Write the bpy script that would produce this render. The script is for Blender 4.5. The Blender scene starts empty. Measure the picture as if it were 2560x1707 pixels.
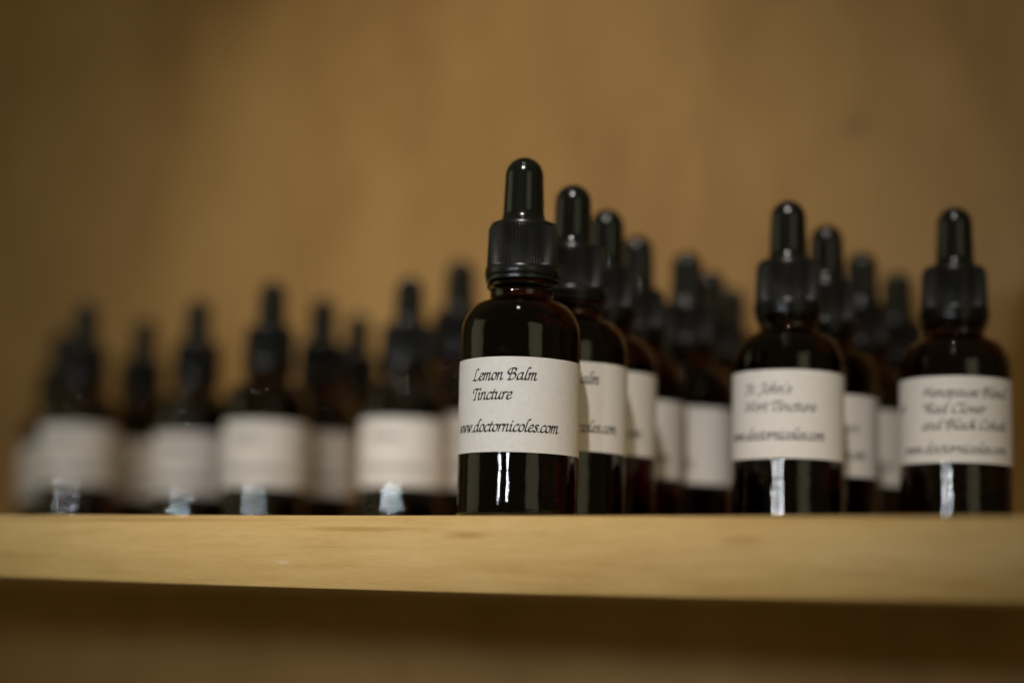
import bpy, math, random
from mathutils import Vector, Matrix
S = bpy.context.scene
col = S.collection
rnd = random.Random(7)
MM = 0.001

# ------------------------------------------------------------------ camera
YAW, PITCH, ROLL = math.radians(28.745), math.radians(8.097), math.radians(1.498)
f = Vector((-math.sin(YAW)*math.cos(PITCH), math.cos(YAW)*math.cos(PITCH), math.sin(PITCH)))
r0 = Vector((math.cos(YAW), math.sin(YAW), 0)); u0 = r0.cross(f)
r = r0*math.cos(ROLL) + u0*math.sin(ROLL); u = r.cross(f)
cd = bpy.data.cameras.new('camera'); cam = bpy.data.objects.new('camera', cd); col.objects.link(cam)
cam.matrix_world = Matrix(((r.x, u.x, -f.x, .21406), (r.y, u.y, -f.y, -.40063), (r.z, u.z, -f.z, -.0203), (0, 0, 0, 1)))
cd.sensor_width = 36; cd.lens = 62.9; cd.clip_start = .01; cd.clip_end = 50
cd.dof.use_dof = True; cd.dof.focus_distance = .478; cd.dof.aperture_fstop = 3.35
S.camera = cam

# ------------------------------------------------------------------ world, lamps, exposure
wd = bpy.data.worlds.new('World'); S.world = wd; wd.use_nodes = True
bg = wd.node_tree.nodes['Background']; bg.inputs[0].default_value = (1, .81, .36, 1); bg.inputs[1].default_value = .075

def aim(o, target):
    d = Vector(target) - o.location
    o.rotation_euler = d.to_track_quat('-Z', 'Y').to_euler()

def area(name, loc, target, sx, sy, power, color, spread=180):
    l = bpy.data.lights.new(name, 'AREA'); l.shape = 'RECTANGLE'; l.size = sx; l.size_y = sy
    l.energy = power; l.color = color; l.spread = math.radians(spread)
    o = bpy.data.objects.new(name, l); o.location = loc; col.objects.link(o); aim(o, target); return o

def spot(name, loc, target, power, color, angle, radius, blend=1.0):
    l = bpy.data.lights.new(name, 'SPOT'); l.energy = power; l.color = color
    l.spot_size = math.radians(angle); l.spot_blend = blend; l.shadow_soft_size = radius
    o = bpy.data.objects.new(name, l); o.location = loc; col.objects.link(o); aim(o, target); return o

# two narrow cool lights low in front of the shelf (the paired streaks in the glass)
area('window_light', (-.14, -1.10, .086), (-.17, .2, .05), .030, .062, .076, (.84, .92, 1.0), 34)
area('window_light', (.17, -1.09, .086), (-.15, .2, .05), .030, .062, .076, (.84, .92, 1.0), 34)
# warm ceiling spot
spot('ceiling_spot', (.34, -1.07, 1.28), (-.022, .040, .055), 77, (1.0, .93, .85), 12.8, .02)
spot('added_wall_wash', (-.22, -.24, .84), (-.19, .30, .025), 10.8, (1.0, .84, .64), 33, .03)  # added fill to brighten the wall above the left bottles, no lamp of the place
spot('ceiling_lamp', (.11, -.40, 1.45), (-.06, .05, .05), 6, (.88, .95, 1.0), 34, .03)
# wide dim sides of the room
area('room_light', (-.95, -.42, .25), (-.02, .03, .05), .62, .60, .16, (1.0, .98, .66), 90)
area('room_light', (.95, -.62, .25), (-.02, .03, .05), .50, .60, .16, (1.0, .98, .66), 90)

S.view_settings.view_transform = 'Standard'; S.view_settings.look = 'None'
S.view_settings.exposure = 0; S.view_settings.gamma = 1
S.view_settings.use_curve_mapping = False

# ------------------------------------------------------------------ materials
def mat(name):
    m = bpy.data.materials.new(name); m.use_nodes = True
    nt = m.node_tree; return m, nt, nt.nodes, nt.links, nt.nodes['Principled BSDF']

def ramp(N, stops):
    n = N.new('ShaderNodeValToRGB'); e = n.color_ramp.elements
    e[0].position, e[0].color = stops[0][0], (*stops[0][1], 1)
    e[1].position, e[1].color = stops[-1][0], (*stops[-1][1], 1)
    for p, c in stops[1:-1]:
        k = e.new(p); k.color = (*c, 1)
    return n

def wood(name, scale, dark, mid, light, rough, knots, streak=.5, detail_scale=1.0, fine=.0):
    """grain from stretched noise, knots = [(x, y, z, rx, rz, amount)] in metres"""
    m, nt, N, L, P = mat(name)
    tc = N.new('ShaderNodeTexCoord')
    mp = N.new('ShaderNodeMapping'); mp.inputs['Scale'].default_value = scale
    L.new(tc.outputs['Object'], mp.inputs['Vector'])
    n1 = N.new('ShaderNodeTexNoise'); n1.inputs['Scale'].default_value = 1; n1.inputs['Detail'].default_value = 6
    n1.inputs['Distortion'].default_value = .6
    L.new(mp.outputs[0], n1.inputs['Vector'])
    mp2 = N.new('ShaderNodeMapping'); mp2.inputs['Scale'].default_value = tuple(6*s for s in scale)
    L.new(tc.outputs['Object'], mp2.inputs['Vector'])
    n2 = N.new('ShaderNodeTexNoise'); n2.inputs['Scale'].default_value = detail_scale; n2.inputs['Detail'].default_value = 4
    L.new(mp2.outputs[0], n2.inputs['Vector'])
    mx = N.new('ShaderNodeMix'); mx.data_type = 'FLOAT'; mx.inputs[0].default_value = 1-streak
    L.new(n2.outputs[0], mx.inputs[2]); L.new(n1.outputs[0], mx.inputs[3])
    cr = ramp(N, [(.3, dark), (.5, mid), (.72, light)])
    mp3 = N.new('ShaderNodeMapping'); mp3.inputs['Scale'].default_value = (26*scale[0], 26*scale[1], 26*scale[2]); mp3.inputs['Rotation'].default_value = (0, .03, 0)
    L.new(tc.outputs['Object'], mp3.inputs['Vector'])
    n3 = N.new('ShaderNodeTexNoise'); n3.inputs['Scale'].default_value = 1; n3.inputs['Detail'].default_value = 5; n3.inputs['Roughness'].default_value = .65
    L.new(mp3.outputs[0], n3.inputs['Vector'])
    mxf = N.new('ShaderNodeMix'); mxf.data_type = 'FLOAT'; mxf.inputs[0].default_value = fine
    L.new(mx.outputs[0], mxf.inputs[2]); L.new(n3.outputs[0], mxf.inputs[3]); mx = mxf
    L.new(mx.outputs[0], cr.inputs[0])
    c = cr.outputs[0]
    for (kx, ky, kz, rx, rz, amt, kc) in knots:
        sub = N.new('ShaderNodeVectorMath'); sub.operation = 'SUBTRACT'; sub.inputs[1].default_value = (kx, ky, kz)
        L.new(tc.outputs['Object'], sub.inputs[0])
        sc = N.new('ShaderNodeVectorMath'); sc.operation = 'MULTIPLY'; sc.inputs[1].default_value = (1/rx, 0, 1/rz)
        L.new(sub.outputs[0], sc.inputs[0])
        ln = N.new('ShaderNodeVectorMath'); ln.operation = 'LENGTH'; L.new(sc.outputs[0], ln.inputs[0])
        ad = N.new('ShaderNodeMath'); ad.operation = 'MULTIPLY_ADD'; ad.inputs[1].default_value = 1.3; ad.inputs[2].default_value = -.65
        L.new(n1.outputs[0], ad.inputs[0])
        a2 = N.new('ShaderNodeMath'); a2.operation = 'ADD'; L.new(ln.outputs['Value'], a2.inputs[0]); L.new(ad.outputs[0], a2.inputs[1])
        mr = N.new('ShaderNodeMapRange'); mr.interpolation_type = 'SMOOTHSTEP'
        mr.inputs['From Min'].default_value = .2; mr.inputs['From Max'].default_value = 1.0
        mr.inputs['To Min'].default_value = amt; mr.inputs['To Max'].default_value = 0
        L.new(a2.outputs[0], mr.inputs['Value'])
        mc = N.new('ShaderNodeMix'); mc.data_type = 'RGBA'; mc.inputs[7].default_value = (*kc, 1)
        L.new(mr.outputs[0], mc.inputs[0]); L.new(c, mc.inputs[6]); c = mc.outputs[2]
    L.new(c, P.inputs['Base Color'])
    P.inputs['Roughness'].default_value = rough
    bp = N.new('ShaderNodeBump'); bp.inputs['Strength'].default_value = .25; bp.inputs['Distance'].default_value = .0002
    L.new(n2.outputs[0], bp.inputs['Height']); L.new(bp.outputs[0], P.inputs['Normal'])
    return m

M_shelf = wood('varnished_pine', (7, 60, 90), (.43, .245, .075), (.61, .40, .15), (.73, .52, .235), .42,
               [(-.0177, 0, -.0050, .012, .0020, .6, (.38, .17, .035)),
                (-.050, 0, -.0036, .034, .0011, .5, (.36, .15, .03)),
                (.0574, 0, -.0056, .009, .0015, .5, (.40, .18, .04)),
                (-.130, 0, -.0013, .085, .0011, .65, (.30, .15, .04)),
                (-.0749, 0, -.0127, .0036, .0008, .6, (.76, .62, .40))], .45, fine=.34)
M_panel = wood('plywood_panel', (11, 1, 5.5), (.335, .181, .054), (.465, .268, .088), (.58, .352, .128), .55,
               [(-.0103, 0, .1764, .0065, .0065, .55, (.22, .12, .05))], .25)

def plain(name, color, rough, coat=0, bump=None, spec=.5):
    m, nt, N, L, P = mat(name)
    P.inputs['Base Color'].default_value = (*color, 1); P.inputs['Roughness'].default_value = rough
    P.inputs['Specular IOR Level'].default_value = spec
    if bump:
        tc = N.new('ShaderNodeTexCoord'); n = N.new('ShaderNodeTexNoise'); n.inputs['Scale'].default_value = bump[0]
        n.inputs['Detail'].default_value = 3
        L.new(tc.outputs['Object'], n.inputs['Vector'])
        b = N.new('ShaderNodeBump'); b.inputs['Strength'].default_value = bump[1]; b.inputs['Distance'].default_value = bump[2]
        L.new(n.outputs[0], b.inputs['Height']); L.new(b.outputs[0], P.inputs['Normal'])
    return m
M_cap = plain('black_plastic', (.0065, .0065, .006), .27, bump=(900, .3, .00004), spec=.38)
M_bulb = plain('black_rubber', (.005, .0055, .005), .15, bump=(260, .2, .00008))
M_ink = plain('black_ink', (.022, .02, .022), .6)

m, nt, N, L, P = mat('label_paper'); M_paper = m
tc = N.new('ShaderNodeTexCoord'); n = N.new('ShaderNodeTexNoise'); n.inputs['Scale'].default_value = 700; n.inputs['Detail'].default_value = 4
L.new(tc.outputs['Object'], n.inputs['Vector'])
cr = ramp(N, [(.35, (.675, .655, .63)), (.65, (.715, .695, .67))]); L.new(n.outputs[0], cr.inputs[0])
L.new(cr.outputs[0], P.inputs['Base Color']); P.inputs['Roughness'].default_value = .62
P.inputs['Specular IOR Level'].default_value = .3
b = N.new('ShaderNodeBump'); b.inputs['Strength'].default_value = .3; b.inputs['Distance'].default_value = .00003
L.new(n.outputs[0], b.inputs['Height']); L.new(b.outputs[0], P.inputs['Normal'])

m, nt, N, L, P = mat('amber_glass'); M_glass = m
N.remove(P); out = [x for x in N if x.type == 'OUTPUT_MATERIAL'][0]
g = N.new('ShaderNodeBsdfGlass'); g.inputs['IOR'].default_value = 1.5; g.inputs['Roughness'].default_value = .015
g.inputs['Color'].default_value = (1, .93, .85, 1)
va = N.new('ShaderNodeVolumeAbsorption'); va.inputs['Color'].default_value = (.76, .46, .04, 1); va.inputs['Density'].default_value = 600
tc = N.new('ShaderNodeTexCoord')
mp = N.new('ShaderNodeMapping'); mp.inputs['Scale'].default_value = (150, 150, 260); L.new(tc.outputs['Object'], mp.inputs['Vector'])
n1 = N.new('ShaderNodeTexNoise'); n1.inputs['Scale'].default_value = 1; n1.inputs['Detail'].default_value = 2; L.new(mp.outputs[0], n1.inputs['Vector'])
n2 = N.new('ShaderNodeTexNoise'); n2.inputs['Scale'].default_value = 1700; n2.inputs['Detail'].default_value = 1; L.new(tc.outputs['Object'], n2.inputs['Vector'])
b1 = N.new('ShaderNodeBump'); b1.inputs['Strength'].default_value = 1; b1.inputs['Distance'].default_value = .00012; L.new(n1.outputs[0], b1.inputs['Height'])
b2 = N.new('ShaderNodeBump'); b2.inputs['Strength'].default_value = 1; b2.inputs['Distance'].default_value = .00002
L.new(n2.outputs[0], b2.inputs['Height']); L.new(b1.outputs[0], b2.inputs['Normal']); L.new(b2.outputs[0], g.inputs['Normal'])
L.new(g.outputs[0], out.inputs['Surface']); L.new(va.outputs[0], out.inputs['Volume'])

# ------------------------------------------------------------------ mesh helpers
def mesh(name, V, F, material, smooth=True, sharp=None):
    me = bpy.data.meshes.new(name); me.from_pydata(V, [], F); me.update()
    me.materials.append(material)
    if smooth:
        me.polygons.foreach_set('use_smooth', [True]*len(me.polygons))
        if sharp: me.set_sharp_from_angle(angle=math.radians(sharp))
    return me

def lathe(name, prof, seg, material, sharp=40, rfun=None):
    """prof = [(r, z)] in mm from the bottom axis to the top axis"""
    V, F = [], []; rings = []
    for (rr, z) in prof:
        if rr < 1e-6:
            rings.append([len(V)]); V.append((0, 0, z*MM))
        else:
            ids = []
            for i in range(seg):
                a = 2*math.pi*i/seg; q = rr if rfun is None else rfun(rr, z, i, seg)
                ids.append(len(V)); V.append((q*math.cos(a)*MM, q*math.sin(a)*MM, z*MM))
            rings.append(ids)
    for a, b in zip(rings[:-1], rings[1:]):
        for i in range(seg):
            j = (i+1) % seg
            if len(a) == 1: F.append((a[0], b[j], b[i]))
            elif len(b) == 1: F.append((a[i], a[j], b[0]))
            else: F.append((a[i], a[j], b[j], b[i]))
    return mesh(name, V, F, material, True, sharp)

def arc(cx, cz, rx, rz, a0, a1, n):
    return [(cx+rx*math.cos(math.radians(a0+(a1-a0)*i/n)), cz+rz*math.sin(math.radians(a0+(a1-a0)*i/n))) for i in range(n+1)]

# ------------------------------------------------------------------ the wall and the shelf
def board(name, x0, x1, y0, y1, z0, z1, nx, material, bow=None, bevel=.0006):
    """long board with eased edges, cross-section in y-z swept along x"""
    b = bevel
    sec = [(y0, z0+b), (y0, z1-b), (y0+b*.3, z1-b*.3), (y0+b, z1), (y1-b, z1), (y1, z1-b), (y1, z0+b), (y1-b, z0), (y0+b, z0), (y0+b*.3, z0+b*.3)]
    V, F = [], []
    for i in range(nx+1):
        x = x0+(x1-x0)*i/nx
        for (y, z) in sec:
            dz = bow(x) if (bow and z < (z0+z1)/2 and y < (y0+y1)/2) else 0
            V.append((x, y, z+dz))
    k = len(sec)
    for i in range(nx):
        for j in range(k):
            F.append((i*k+j, i*k+(j+1) % k, (i+1)*k+(j+1) % k, (i+1)*k+j))
    F.append(tuple(range(k-1, -1, -1))); F.append(tuple(nx*k+j for j in range(k)))
    me = mesh(name, V, F, material, True, 35)
    o = bpy.data.objects.new(name, me); col.objects.link(o); return o

wall = board('wall', -1.3, .75, .300, .312, -.35, .60, 4, M_panel)
wall['kind'] = 'structure'
def bow(x): return (-.75+1.15*min(1.3, ((x+.02)/.15)**2))*MM
shelf = board('shelf', -1.25, .70, 0, .2985, -.019, 0, 120, M_shelf, bow)
shelf['label'] = 'pale varnished pine shelf board running across the photo under all the bottles'
shelf['category'] = 'shelf'

# ------------------------------------------------------------------ bottle meshes
glass_prof = [(0, 1.2), (10, 1.0), (13.5, .25), (14.2, 0), (14.7, 0)] + arc(14.9, 1.6, 1.6, 1.6, -88, 0, 7) + \
    [(16.5, 4), (16.5, 16), (16.5, 34), (16.5, 46)] + arc(8.9, 50.6, 7.6, 9.7, 0, 84, 16) + \
    [(9.05, 62.3), (8.85, 62.8), (8.8, 64.9), (9.0, 65.25), (9.6, 65.5), (9.85, 65.9), (9.85, 66.6), (9.5, 67.0), (8.3, 67.2), (8.2, 80), (0, 80)]
glass_prof = [(a, b-1.7 if b > 62 else b) for a, b in glass_prof]
ME_glass = lathe('glass_body', glass_prof, 128, M_glass, 50)
NR = 70
def ribs(rr, z, i, seg):
    if 69.9 < z < 80.7 and rr > 9.3:
        return rr - (.0 if (i % 6) in (0, 1) else .42 if (i % 6) in (3, 4) else .25)
    return rr
cap_prof = [(8.5, 67.4), (9.95, 67.35), (10.2, 67.5), (10.25, 68.3), (9.95, 68.45), (9.95, 68.6), (10.3, 68.75), (10.42, 69.0), (10.4, 70.8), (10.25, 71.15),
            (9.98, 71.3), (9.98, 71.7), (9.74, 81.9), (9.66, 82.3), (9.5, 82.55), (9.35, 82.6), (9.3, 83.2), (9.05, 83.7), (8.5, 83.95), (5.0, 84.0), (4.2, 84.0), (4.2, 81)]
cap_prof = [(a, b-1.7) for a, b in cap_prof]
ME_cap = lathe('screw_cap', cap_prof, NR*6, M_cap, 30, ribs)
bulb_prof = [(4.6, 83.2), (7.2, 84.05), (6.7, 84.35), (6.2, 85.0), (5.85, 86.0), (5.7, 87.2), (5.6, 89), (5.45, 92.5), (5.38, 95.6)] + \
    arc(0, 95.9, 5.36, 5.37, 2, 90, 14)
bulb_prof = [(a, b-1.7 if b < 88 else b) for a, b in bulb_prof]
bulb_prof[-1] = (0, 101.27)
ME_bulb = lathe('dropper_bulb', bulb_prof, 72, M_bulb, 60)

# paper label: a thin wrapped sheet, 18.8 to 45.1 mm up, with a real edge
def label_mesh(h, seed):
    rq = random.Random(seed); ph = rq.uniform(0, 6)
    V, F = [], []; A0, A1, n = -172, 172, 120; ro, ri = 16.66, 16.52
    for i in range(n+1):
        a = math.radians(A0+(A1-A0)*i/n-90)
        w = .05*math.sin(3*a+ph)
        for (rr, z) in ((ri, 17.4+w), (ro, 17.4+w), (ro, 17.4+h+w), (ri, 17.4+h+w)):
            V.append((rr*math.cos(a)*MM, rr*math.sin(a)*MM, z*MM))
    for i in range(n):
        for j in range(4):
            F.append((i*4+j, (i+1)*4+j, (i+1)*4+(j+1) % 4, i*4+(j+1) % 4))
    F.append((0, 1, 2, 3)); F.append(tuple(n*4+j for j in (3, 2, 1, 0)))
    return mesh('paper_label', V, F, M_paper, True, 40)

# ------------------------------------------------------------------ broad-nib italic lettering
G = {
'a': (.9, [[(.62,.85),(.45,1.0),(.2,.85),(.05,.45),(.1,.08),(.25,0),(.45,.2),(.6,.6)], [(.66,1.0),(.6,.5),(.6,.12),(.7,.02),(.85,.15)]]),
'b': (.72, [[(.3,1.68),(.2,1.75),(.14,1.5),(.1,.9),(.08,.3),(.12,.05),(.3,0),(.52,.2),(.6,.6),(.5,.95),(.35,.98),(.12,.6)]]),
'c': (.62, [[(.55,.85),(.42,1),(.2,.85),(.05,.45),(.1,.1),(.28,0),(.45,.08),(.58,.22)]]),
'd': (.9, [[(.6,.85),(.45,1.0),(.2,.85),(.05,.45),(.1,.08),(.25,0),(.45,.2),(.6,.6)], [(.9,1.62),(.78,1.72),(.66,1.5),(.62,.8),(.6,.15),(.7,.02),(.85,.15)]]),
'e': (.64, [[(.1,.42),(.4,.55),(.52,.8),(.4,1),(.2,.88),(.05,.45),(.1,.1),(.28,0),(.45,.08),(.6,.24)]]),
'h': (.8, [[(.3,1.66),(.2,1.74),(.15,1.4),(.12,.7),(.08,0)], [(.1,.5),(.3,.9),(.46,1),(.54,.85),(.5,.4),(.52,.08),(.62,0),(.76,.15)]]),
'i': (.42, [[(0,.8),(.12,1.0),(.14,.8),(.1,.3),(.12,.05),(.22,0),(.38,.15)], [(.17,1.42),(.24,1.36)]]),
'k': (.75, [[(.3,1.66),(.2,1.74),(.15,1.4),(.12,.7),(.08,0)], [(.12,.5),(.32,.9),(.48,1),(.52,.85),(.4,.6),(.15,.52)], [(.2,.52),(.45,.08),(.6,0),(.72,.12)]]),
'l': (.42, [[(.48,1.64),(.36,1.74),(.22,1.5),(.12,.7),(.1,.15),(.2,0),(.38,.15)]]),
'm': (1.12, [[(0,.8),(.12,1),(.14,.8),(.08,0)], [(.1,.5),(.28,.9),(.42,1),(.48,.85),(.42,0)], [(.44,.5),(.62,.9),(.76,1),(.84,.85),(.8,.3),(.82,.05),(.92,0),(1.06,.15)]]),
'n': (.82, [[(0,.8),(.12,1),(.14,.8),(.08,0)], [(.1,.5),(.3,.92),(.46,1),(.54,.85),(.5,.3),(.52,.05),(.62,0),(.77,.15)]]),
'o': (.7, [[(.35,1),(.15,.85),(.05,.45),(.12,.1),(.3,0),(.5,.15),(.6,.55),(.52,.9),(.35,1)]]),
'p': (.74, [[(0,.85),(.12,1),(.12,.4),(.04,-.65)], [(.1,.55),(.3,.95),(.48,1),(.58,.75),(.52,.25),(.32,0),(.12,.1)]]),
'r': (.54, [[(0,.8),(.12,1),(.14,.8),(.08,0)], [(.1,.5),(.26,.88),(.4,1),(.54,.92)]]),
's': (.52, [[(.48,.88),(.34,1),(.16,.9),(.17,.7),(.37,.4),(.36,.12),(.2,0),(.02,.12)]]),
't': (.46, [[(.24,1.35),(.15,.8),(.1,.2),(.18,0),(.36,.13)], [(-.02,.93),(.42,.97)]]),
'u': (.82, [[(0,.8),(.12,1),(.12,.7),(.08,.2),(.18,0),(.36,.12),(.52,.5)], [(.6,1),(.54,.4),(.55,.1),(.64,0),(.78,.15)]]),
'v': (.62, [[(0,.85),(.12,1),(.18,.6),(.2,0)], [(.2,0),(.45,.4),(.55,.8),(.48,1)]]),
'w': (.95, [[(0,.85),(.12,1),(.15,.5),(.15,0)], [(.15,0),(.36,.5),(.48,1)], [(.48,1),(.48,.4),(.48,0)], [(.48,0),(.72,.4),(.84,.8),(.76,1)]]),
'.': (.3, [[(.05,.07),(.13,.01)]]),
"'": (.22, [[(.12,1.7),(.06,1.3)]]),
'"': (.4, [[(.1,1.7),(.05,1.3)], [(.28,1.7),(.23,1.3)]]),
' ': (.42, []),
'L': (.98, [[(.66,1.48),(.52,1.62),(.36,1.4),(.26,.6),(.12,.05)], [(-.02,.08),(.2,.09),(.5,0),(.75,.08),(.88,.3)]]),
'B': (1.18, [[(.5,1.5),(.38,.6),(.3,.05),(.15,.02)], [(.26,.75),(.06,.95),(.03,1.25),(.3,1.56),(.7,1.62),(.95,1.4),(.8,1.05),(.5,.88)], [(.5,.88),(.86,.85),(1.02,.5),(.8,.12),(.5,0),(.25,.05)]]),
'T': (.82, [[(.02,.95),(-.05,1.25),(.15,1.5),(.45,1.5),(.75,1.46),(1.0,1.58)], [(.55,1.48),(.42,.8),(.34,.05)], [(.16,0),(.5,.04)]]),
'S': (.9, [[(.8,1.4),(.62,1.6),(.35,1.5),(.3,1.2),(.6,.75),(.6,.25),(.35,0),(.05,.15)]]),
'J': (.75, [[(.6,1.6),(.5,.8),(.38,-.1),(.15,-.35),(-.05,-.25)], [(.2,1.45),(.42,1.6),(.8,1.62)]]),
'W': (1.42, [[(0,1.4),(.15,1.6),(.2,1.0),(.25,0)], [(.25,0),(.65,.9),(.85,1.6)], [(.85,1.6),(.82,.8),(.85,0)], [(.85,0),(1.2,.8),(1.4,1.4),(1.3,1.6)]]),
'M': (1.45, [[(.0,0),(.25,.8),(.4,1.6)], [(.4,1.6),(.55,.7),(.65,.15)], [(.65,.15),(.9,.9),(1.2,1.6)], [(1.2,1.6),(1.15,.8),(1.15,.1),(1.32,.08)]]),
'R': (1.18, [[(.5,1.5),(.38,.6),(.3,.02)], [(.26,.75),(.06,.95),(.03,1.25),(.3,1.56),(.7,1.62),(.92,1.35),(.75,1.0),(.45,.85)], [(.5,.85),(.8,.3),(1.0,.02),(1.15,.1)]]),
'C': (.98, [[(.95,1.35),(.78,1.6),(.42,1.5),(.12,1.0),(.1,.4),(.35,.02),(.65,.1),(.88,.35)]]),
}
def smooth_pts(p, n=5):
    if len(p) < 3: return [p[0], ((p[0][0]+p[1][0])/2, (p[0][1]+p[1][1])/2), p[1]]
    q = [p[0]] + p + [p[-1]]; o = []
    for i in range(1, len(q)-2):
        for k in range(n):
            t = k/n
            o.append(tuple(.5*((2*q[i][c])+(-q[i-1][c]+q[i+1][c])*t+(2*q[i-1][c]-5*q[i][c]+4*q[i+1][c]-q[i+2][c])*t*t+(-q[i-1][c]+3*q[i][c]-3*q[i+1][c]+q[i+2][c])*t**3) for c in (0, 1)))
    o.append(p[-1]); return o
def hull(pts):
    pts = sorted(set((round(a, 6), round(b, 6)) for a, b in pts))
    def half(ps):
        h = []
        for p in ps:
            while len(h) > 1 and (h[-1][0]-h[-2][0])*(p[1]-h[-2][1])-(h[-1][1]-h[-2][1])*(p[0]-h[-2][0]) <= 0: h.pop()
            h.append(p)
        return h
    return half(pts)[:-1] + half(pts[::-1])[:-1]
def lettering(lines, R=16.69, nibw=.58, nibt=.23):
    """lines = [(text, start_deg, end_deg, baseline mm above bottle base, x-height mm)] wrapped on the label"""
    V, F = [], []; c, s = math.cos(math.radians(40)), math.sin(math.radians(40)); k = 0
    for (txt, a0, a1, zb, xh) in lines:
        tot = sum(G[ch][0] for ch in txt)-.1; W = math.radians(a1-a0)*R; sx = W/tot
        x = 0; sc = xh/1.75
        nib = [(nibw/2*sc*c, nibw/2*sc*s), (-nibw/2*sc*c, -nibw/2*sc*s), (-nibt/2*sc*s, nibt/2*sc*c), (nibt/2*sc*s, -nibt/2*sc*c)]
        for ch in txt:
            adv, st = G[ch]
            for p in st:
                pp = [((x+a+b*.20*xh/sx)*sx, b*xh) for a, b in smooth_pts(p)]
                for q0, q1 in zip(pp[:-1], pp[1:]):
                    h = hull([(q[0]+n[0], q[1]+n[1]) for q in (q0, q1) for n in nib])
                    rr = R+.0006*(k % 7); k += 1; b0 = len(V)
                    for (px, pz) in h:
                        a = math.radians(a0-90)+px/R
                        V.append((rr*math.cos(a)*MM, rr*math.sin(a)*MM, (zb+pz)*MM))
                    F.append(tuple(range(b0, b0+len(h))))
            x += adv
    return mesh('lettering', V, F, M_ink, False)
TOP = 42.9
WEB = ('www.doctornicoles.com', -71.5, 38.5, TOP-20.0, 1.88)
# the fragments of a side text seen at the left silhouette of the label
SIDE = [('es', -101, -82, TOP-10.7, 1.7), ('s', -98, -86, TOP-14.6, 1.7)]
T_lemon = [('Lemon Balm', -49, 15, TOP-6.2, 1.92), ('Tincture', -49, -8, TOP-11.4, 1.92), WEB]
T_john = [("St. John's", -49, 2, TOP-6.4, 1.75), ('Wort Tincture', -49, 28, TOP-11.6, 1.75), WEB]
T_meno = [('Menopause Blend', -49, 44, TOP-6.0, 1.7), ('"Red Clover', -50, 16, TOP-10.9, 1.7), ('and Black Cohosh', -49, 45, TOP-15.7, 1.7), ('www.doctornicoles.com', -73, 44, TOP-22.6, 1.7)]
T_plain = [('Tincture', -49, -5.6, TOP-8.0, 1.92), WEB]
ME_txt = {'hero': lettering(T_lemon+SIDE), 'lemon': lettering(T_lemon), 'john': lettering(T_john), 'meno': lettering(T_meno+[('s', -88, -76, TOP-10, 1.7)]), 'plain': lettering(T_plain)}
ME_lab = {0: label_mesh(25.5, 1), 1: label_mesh(26.0, 2)}

# ------------------------------------------------------------------ place the bottles
CAMX, CAMY = 214.06, -400.63
ptype = None
def bottle(x, y, extra, txt, up, tall, label, group, size=1.0):
    root = bpy.data.objects.new('dropper_bottle', None); root.empty_display_size = .01; col.objects.link(root)
    root.location = (x*MM, y*MM, .0001)
    rz = math.atan2(CAMX-x, -(CAMY-y)) + math.radians(extra)
    root.rotation_euler = (0, 0, rz); root.scale = (size, size, size)
    root['label'] = label; root['category'] = 'dropper bottle'; root['group'] = group
    def part(name, me, parent, z=0, rot=0):
        o = bpy.data.objects.new(name, me); col.objects.link(o); o.parent = parent; o.location = (0, 0, z*MM)
        o.rotation_euler = (0, 0, rot); return o
    part('glass_body', ME_glass, root, rot=rnd.uniform(0, 6.28))
    part('screw_cap', ME_cap, root, rot=rnd.uniform(0, .1)); db = part('dropper_bulb', ME_bulb, root)
    k = .35 if txt == 'hero' else 1.0
    db.rotation_euler = (math.radians(k*rnd.uniform(-.25, .25)), math.radians(k*rnd.uniform(-.25, .25)), 0)
    lb = part('paper_label', ME_lab[tall], root, up)
    lb.rotation_euler = (0, math.radians(k*rnd.uniform(-.12, .12)), 0)
    part('lettering', ME_txt[txt], lb)
    return root
ALL = 'amber dropper bottles standing on the shelf'
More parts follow.
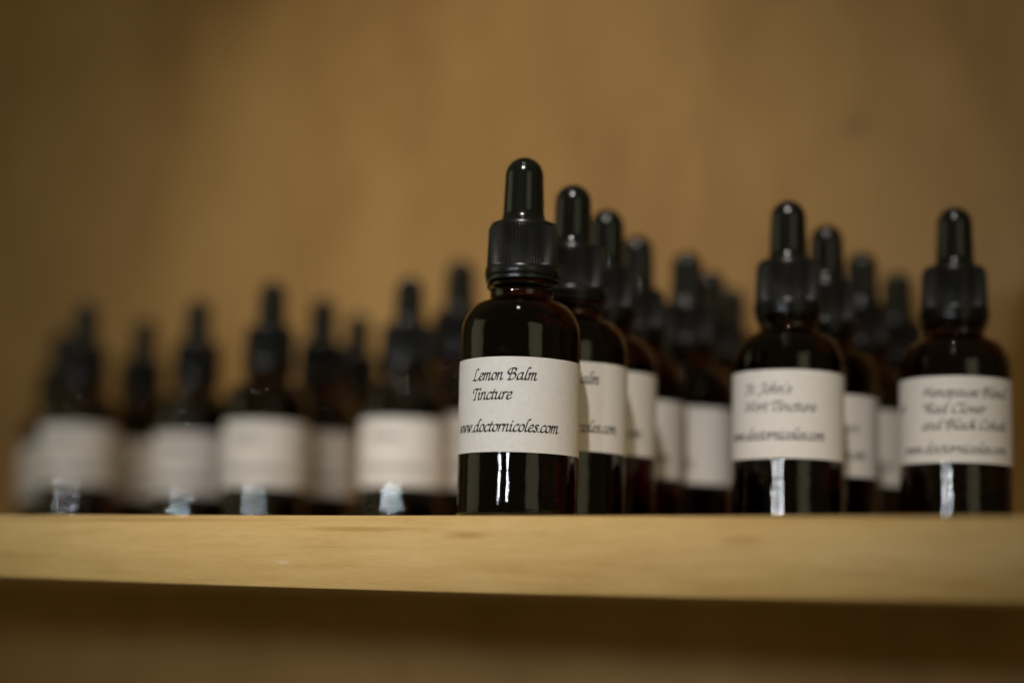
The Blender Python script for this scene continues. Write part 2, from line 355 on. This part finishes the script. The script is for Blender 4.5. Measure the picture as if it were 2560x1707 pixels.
B = [
 (-19.3, 29.9, 0, 'hero', 0, 0, 'sharp dropper bottle at the very front, its whole label reading Lemon Balm Tincture'),
 (-21.3, 64.9, 13, 'lemon', 3.3, 0, 'dropper bottle right behind the sharp front one, its label showing alm and coles.com'),
 (-27.1, 98.9, 6, 'lemon', 5.2, 0, 'third dropper bottle from the front in the Lemon Balm file, a blank label strip showing'),
 (-35.2, 139.9, 4, 'lemon', 1.2, 0, 'fourth dropper bottle in the Lemon Balm file, with a grey strip of lower label showing'),
 (-30.3, 172.1, -30, 'plain', 1.4, 1, 'blurred dropper bottle whose wide lower label is left of the St. John\'s one'),
 (-36.4, 208.7, 0, 'plain', 1, 0, 'middle of three blurred droppers stepping down toward the St. John\'s bottle'),
 (-42.4, 244.4, 0, 'plain', 1, 0, 'lowest of three blurred droppers stepping down toward the St. John\'s bottle'),
 (30.0, 108.4, 0, 'john', 3.9, 1, 'slightly blurred dropper bottle labelled St. John\'s Wort Tincture'),
 (28.8, 146.7, 8, 'john', 1.5, 0, 'dropper bottle just behind the St. John\'s Wort bottle, right strip of its label showing'),
 (25.4, 194.3, 0, 'plain', 1.8, 0, 'third dropper bottle in the file behind the St. John\'s Wort bottle'),
 (26.0, 234.8, 0, 'plain', 1, 0, 'rearmost dropper bottle of the St. John\'s file, just left of the rightmost bottle'),
 (73.3, 135.7, 14, 'meno', 4.2, 0, 'rightmost dropper bottle, labelled Menopause Blend Red Clover and Black Cohosh'),
 (-318.3, 184.7, 0, 'plain', 4.0, 0, 'blurred dropper bottle near the left edge with a bright streak below its high label'),
 (-389.9, 247.8, 0, 'plain', 2.0, 0, 'leftmost dropper bottle, mostly hidden, its dim label at the left edge of the photo'),
 (-325.2, 231.3, 0, 'plain', 1.0, 0, 'small dark blurred dropper bottle second in from the left, set back between two pale labels'),
 (-264.8, 195.3, 0, 'plain', .2, 0, 'blurred dropper bottle with a low label and a bright glint on its shoulder'),
 (-207.1, 168.3, 0, 'plain', 1.2, 0, 'blurred dropper bottle with the widest pale label in the left half'),
 (-212.1, 211.8, 0, 'plain', 1.0, 0, 'blurred dropper bottle set back just right of the widest pale label on the left'),
 (-220.7, 250.4, 0, 'plain', 1.0, 0, 'faint low dropper in the back row, left of the bottle with the square pale label'),
 (-150.6, 179.9, 0, 'plain', 1.9, 0, 'blurred dropper bottle with a square pale label, next left of the sharp bottle'),
 (-146.7, 212.9, 0, 'plain', 1.0, 0, 'taller blurred dropper bottle half hidden behind the sharp bottle\'s left shoulder'),
]
for (x, y, ex, t, up, tall, lab) in B:
    bottle(x, y, ex, t, up, tall, lab, ALL, 1.12 if 'taller' in lab else 1.0)
